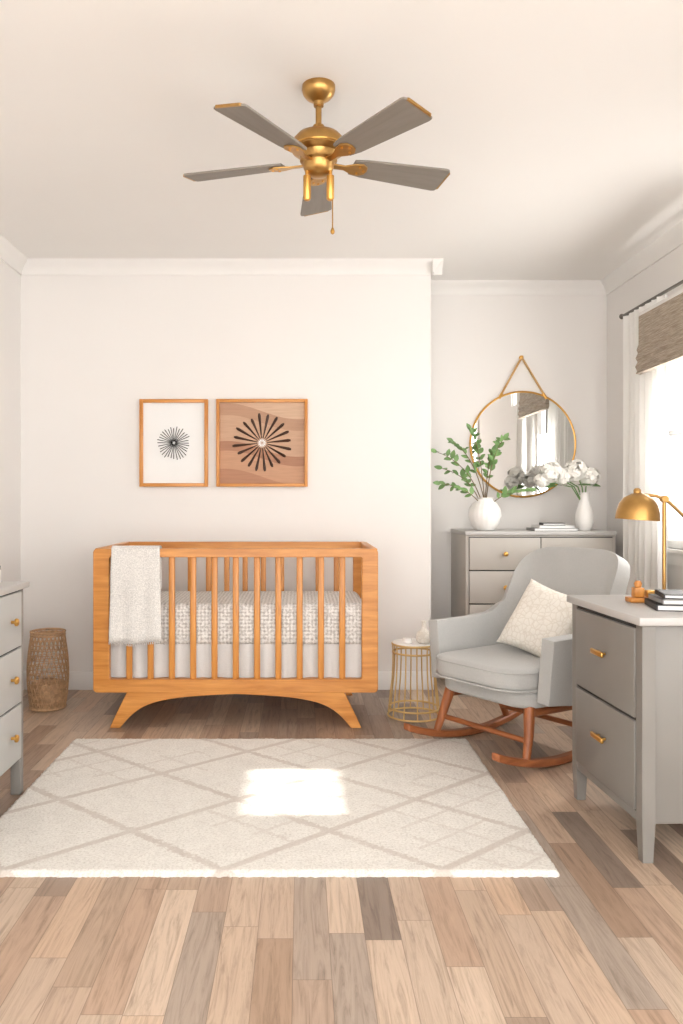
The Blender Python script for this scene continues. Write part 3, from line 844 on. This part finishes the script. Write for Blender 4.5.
# ------------------------------------------------------------------ lamp + things on near dresser
def lamp():
    e = empty('brass_task_lamp', (1.425, 3.14, .81))
    lathe('base', [(0, .0005), (.062, .0005), (.064, .008), (.05, .016), (.012, .02), (0, .022)], 'brass', e)
    tubes('pole', [[(0, 0, .015), (0, 0, .395)]], .007, 'brass', e, seg=14)
    tubes('arm', [[(-.085, 0, .405), (-.03, 0, .40), (.02, 0, .375), (.13, 0, .27)]], .006, 'brass', e, seg=12)
    lathe('joint', [(0, -.014), (.013, -.014), (.013, .014), (0, .014)], 'brass', e, (0, 0, .388), 20, (pi/2, 0, 0))
    lathe('counterweight', [(0, 0), (.014, .004), (.014, .04), (0, .044)], 'brass', e, (.128, 0, .272), 20, (0, math.radians(133), 0))
    pr = [(0, .108), (.014, .106), (.03, .100), (.055, .085), (.072, .06), (.080, .03), (.083, 0), (.080, 0), (.070, .055), (.05, .08), (0, .098)]
    lathe('dome_shade', pr, 'brass', e, (-.105, -.0, .306), 48, (0, math.radians(4), 0))
    lathe('shade_cap', [(0, .10), (.014, .10), (.014, .118), (.008, .124), (0, .125)], 'brass', e, (-.105, 0, .306), 20)
lamp()
e = empty('book_stack', (1.375, 2.83, .81), math.radians(-12))
book('book_1', e, (-.13, -.10, .0005), (.15, .10, .022), 'book1'); book('book_2', e, (-.115, -.09, .023), (.14, .09, .04), 'book2', .06)
book('book_3', e, (-.10, -.085, .041), (.13, .085, .056), 'book1', -.03)
e = empty('wooden_toy_blocks', (1.285, 3.01, .81))
box('block_1', (-.055, -.03, .0005), (.045, .03, .018), 'oakx', e); box('block_2', (-.035, -.02, .019), (.0, .02, .055), 'oakz', e)
box('block_3', (.012, -.015, .019), (.042, .015, .045), 'gold', e)
lathe('peg', [(0, .056), (.012, .056), (.014, .07), (.009, .08), (0, .082)], 'oakz', e, (-.017, 0, 0))
e = empty('small_white_pot', (1.62, 3.03, .81))
lathe('pot', [(0, .0005), (.03, .0005), (.042, .02), (.044, .05), (.03, .062), (0, .06)], 'ceramic', e)

# ------------------------------------------------------------------ curtains & shade
def curtain(nm, y0, y1, xc, z0, z1, folds, amp):
    V = []; F = []; n = 140; m = 14
    for i in range(n+1):
        u = i/n
        for k in range(m+1):
            t = k/m; ph = u*folds*2*pi
            V.append((xc+amp*math.sin(ph+.5*math.sin(t*3))*(.75+.25*t)+.005*math.sin(ph*2.3+t*4), y0+(y1-y0)*(u+.006*math.sin(ph+1)), z1-(z1-z0)*t))
    for i in range(n):
        for k in range(m): a = i*(m+1)+k; F.append((a, a+1, a+m+2, a+m+1))
    return mesh_obj(nm, V, F, 'curtain')
curtain('sheer_curtain', 4.47, 5.02, 2.036, .015, 2.345, 7, .025)
curtain('sheer_curtain.001', 3.54, 3.78, 2.036, .015, 2.345, 4, .025)
e = empty('curtain_rod', (2.036, 0, 2.36))
tubes('rod', [[(0, 3.53, 0), (0, 5.06, 0)]], .009, 'black', e, seg=12)
lathe('finial', [(0, 0), (.012, .003), (.018, .02), (.010, .034), (0, .038)], 'black', e, (0, 5.055, 0), 16, (-pi/2, 0, 0))
tubes('brackets', [[(.082, 5.035, 0), (0, 5.035, 0)], [(.082, 3.55, 0), (0, 3.55, 0)]], .006, 'black', e)
def shade():
    e = empty('roman_shade', (1.965, 4.26, 0))
    prof = [(0.012, 2.27), (0.0, 2.265), (0.0, 2.10), (-.012, 2.07), (-.004, 2.05), (-.018, 2.02), (-.006, 2.0), (-.02, 1.97), (-.008, 1.945), (-.018, 1.93), (.012, 1.925), (.018, 1.95), (.018, 2.265)]
    prism('shade_fabric', prof, 'y', -.40, .40, 'shade', e, bev=.003)
    box('headrail', (.0, -.40, 2.262), (.02, .40, 2.285), 'trim', e)
shade()

# ------------------------------------------------------------------ camera
cam = bpy.data.cameras.new('camera'); co = bpy.data.objects.new('camera', cam); scene.collection.objects.link(co)
co.location = (0, 0, 1.19); co.rotation_euler = (pi/2, 0, 0)
cam.sensor_fit = 'AUTO'; cam.sensor_width = 36; cam.lens = 28.125
cam.shift_x = 40.5/1024; cam.shift_y = -11/1024
cam.clip_start = .05
scene.camera = co

# ------------------------------------------------------------------ light
w = bpy.data.worlds.new('world'); scene.world = w; w.use_nodes = True
bg = w.node_tree.nodes['Background']; bg.inputs[0].default_value = (1.0, .992, .98, 1); bg.inputs[1].default_value = 5.6
sun = bpy.data.lights.new('sun', 'SUN'); sun.energy = 7; sun.angle = math.radians(1.1); sun.color = (1, .97, .92)
so = bpy.data.objects.new('sun', sun); scene.collection.objects.link(so); so.location = (6, 3.25, 5)
d = Vector((-1, 0.0, -1.08)); so.rotation_euler = d.to_track_quat('-Z', 'Y').to_euler()
al = bpy.data.lights.new('window_daylight', 'AREA'); al.shape = 'RECTANGLE'; al.size = .55; al.size_y = .9; al.energy = 26; al.color = (1, .99, .97)
ao = bpy.data.objects.new('window_daylight', al); scene.collection.objects.link(ao); ao.location = (XR+.025, 4.14, 1.5)
ao.rotation_euler = Vector((-1, 0, 0)).to_track_quat('-Z', 'Z').to_euler()
scene.view_settings.view_transform = 'Standard'
scene.view_settings.look = 'None'
scene.view_settings.exposure = 0
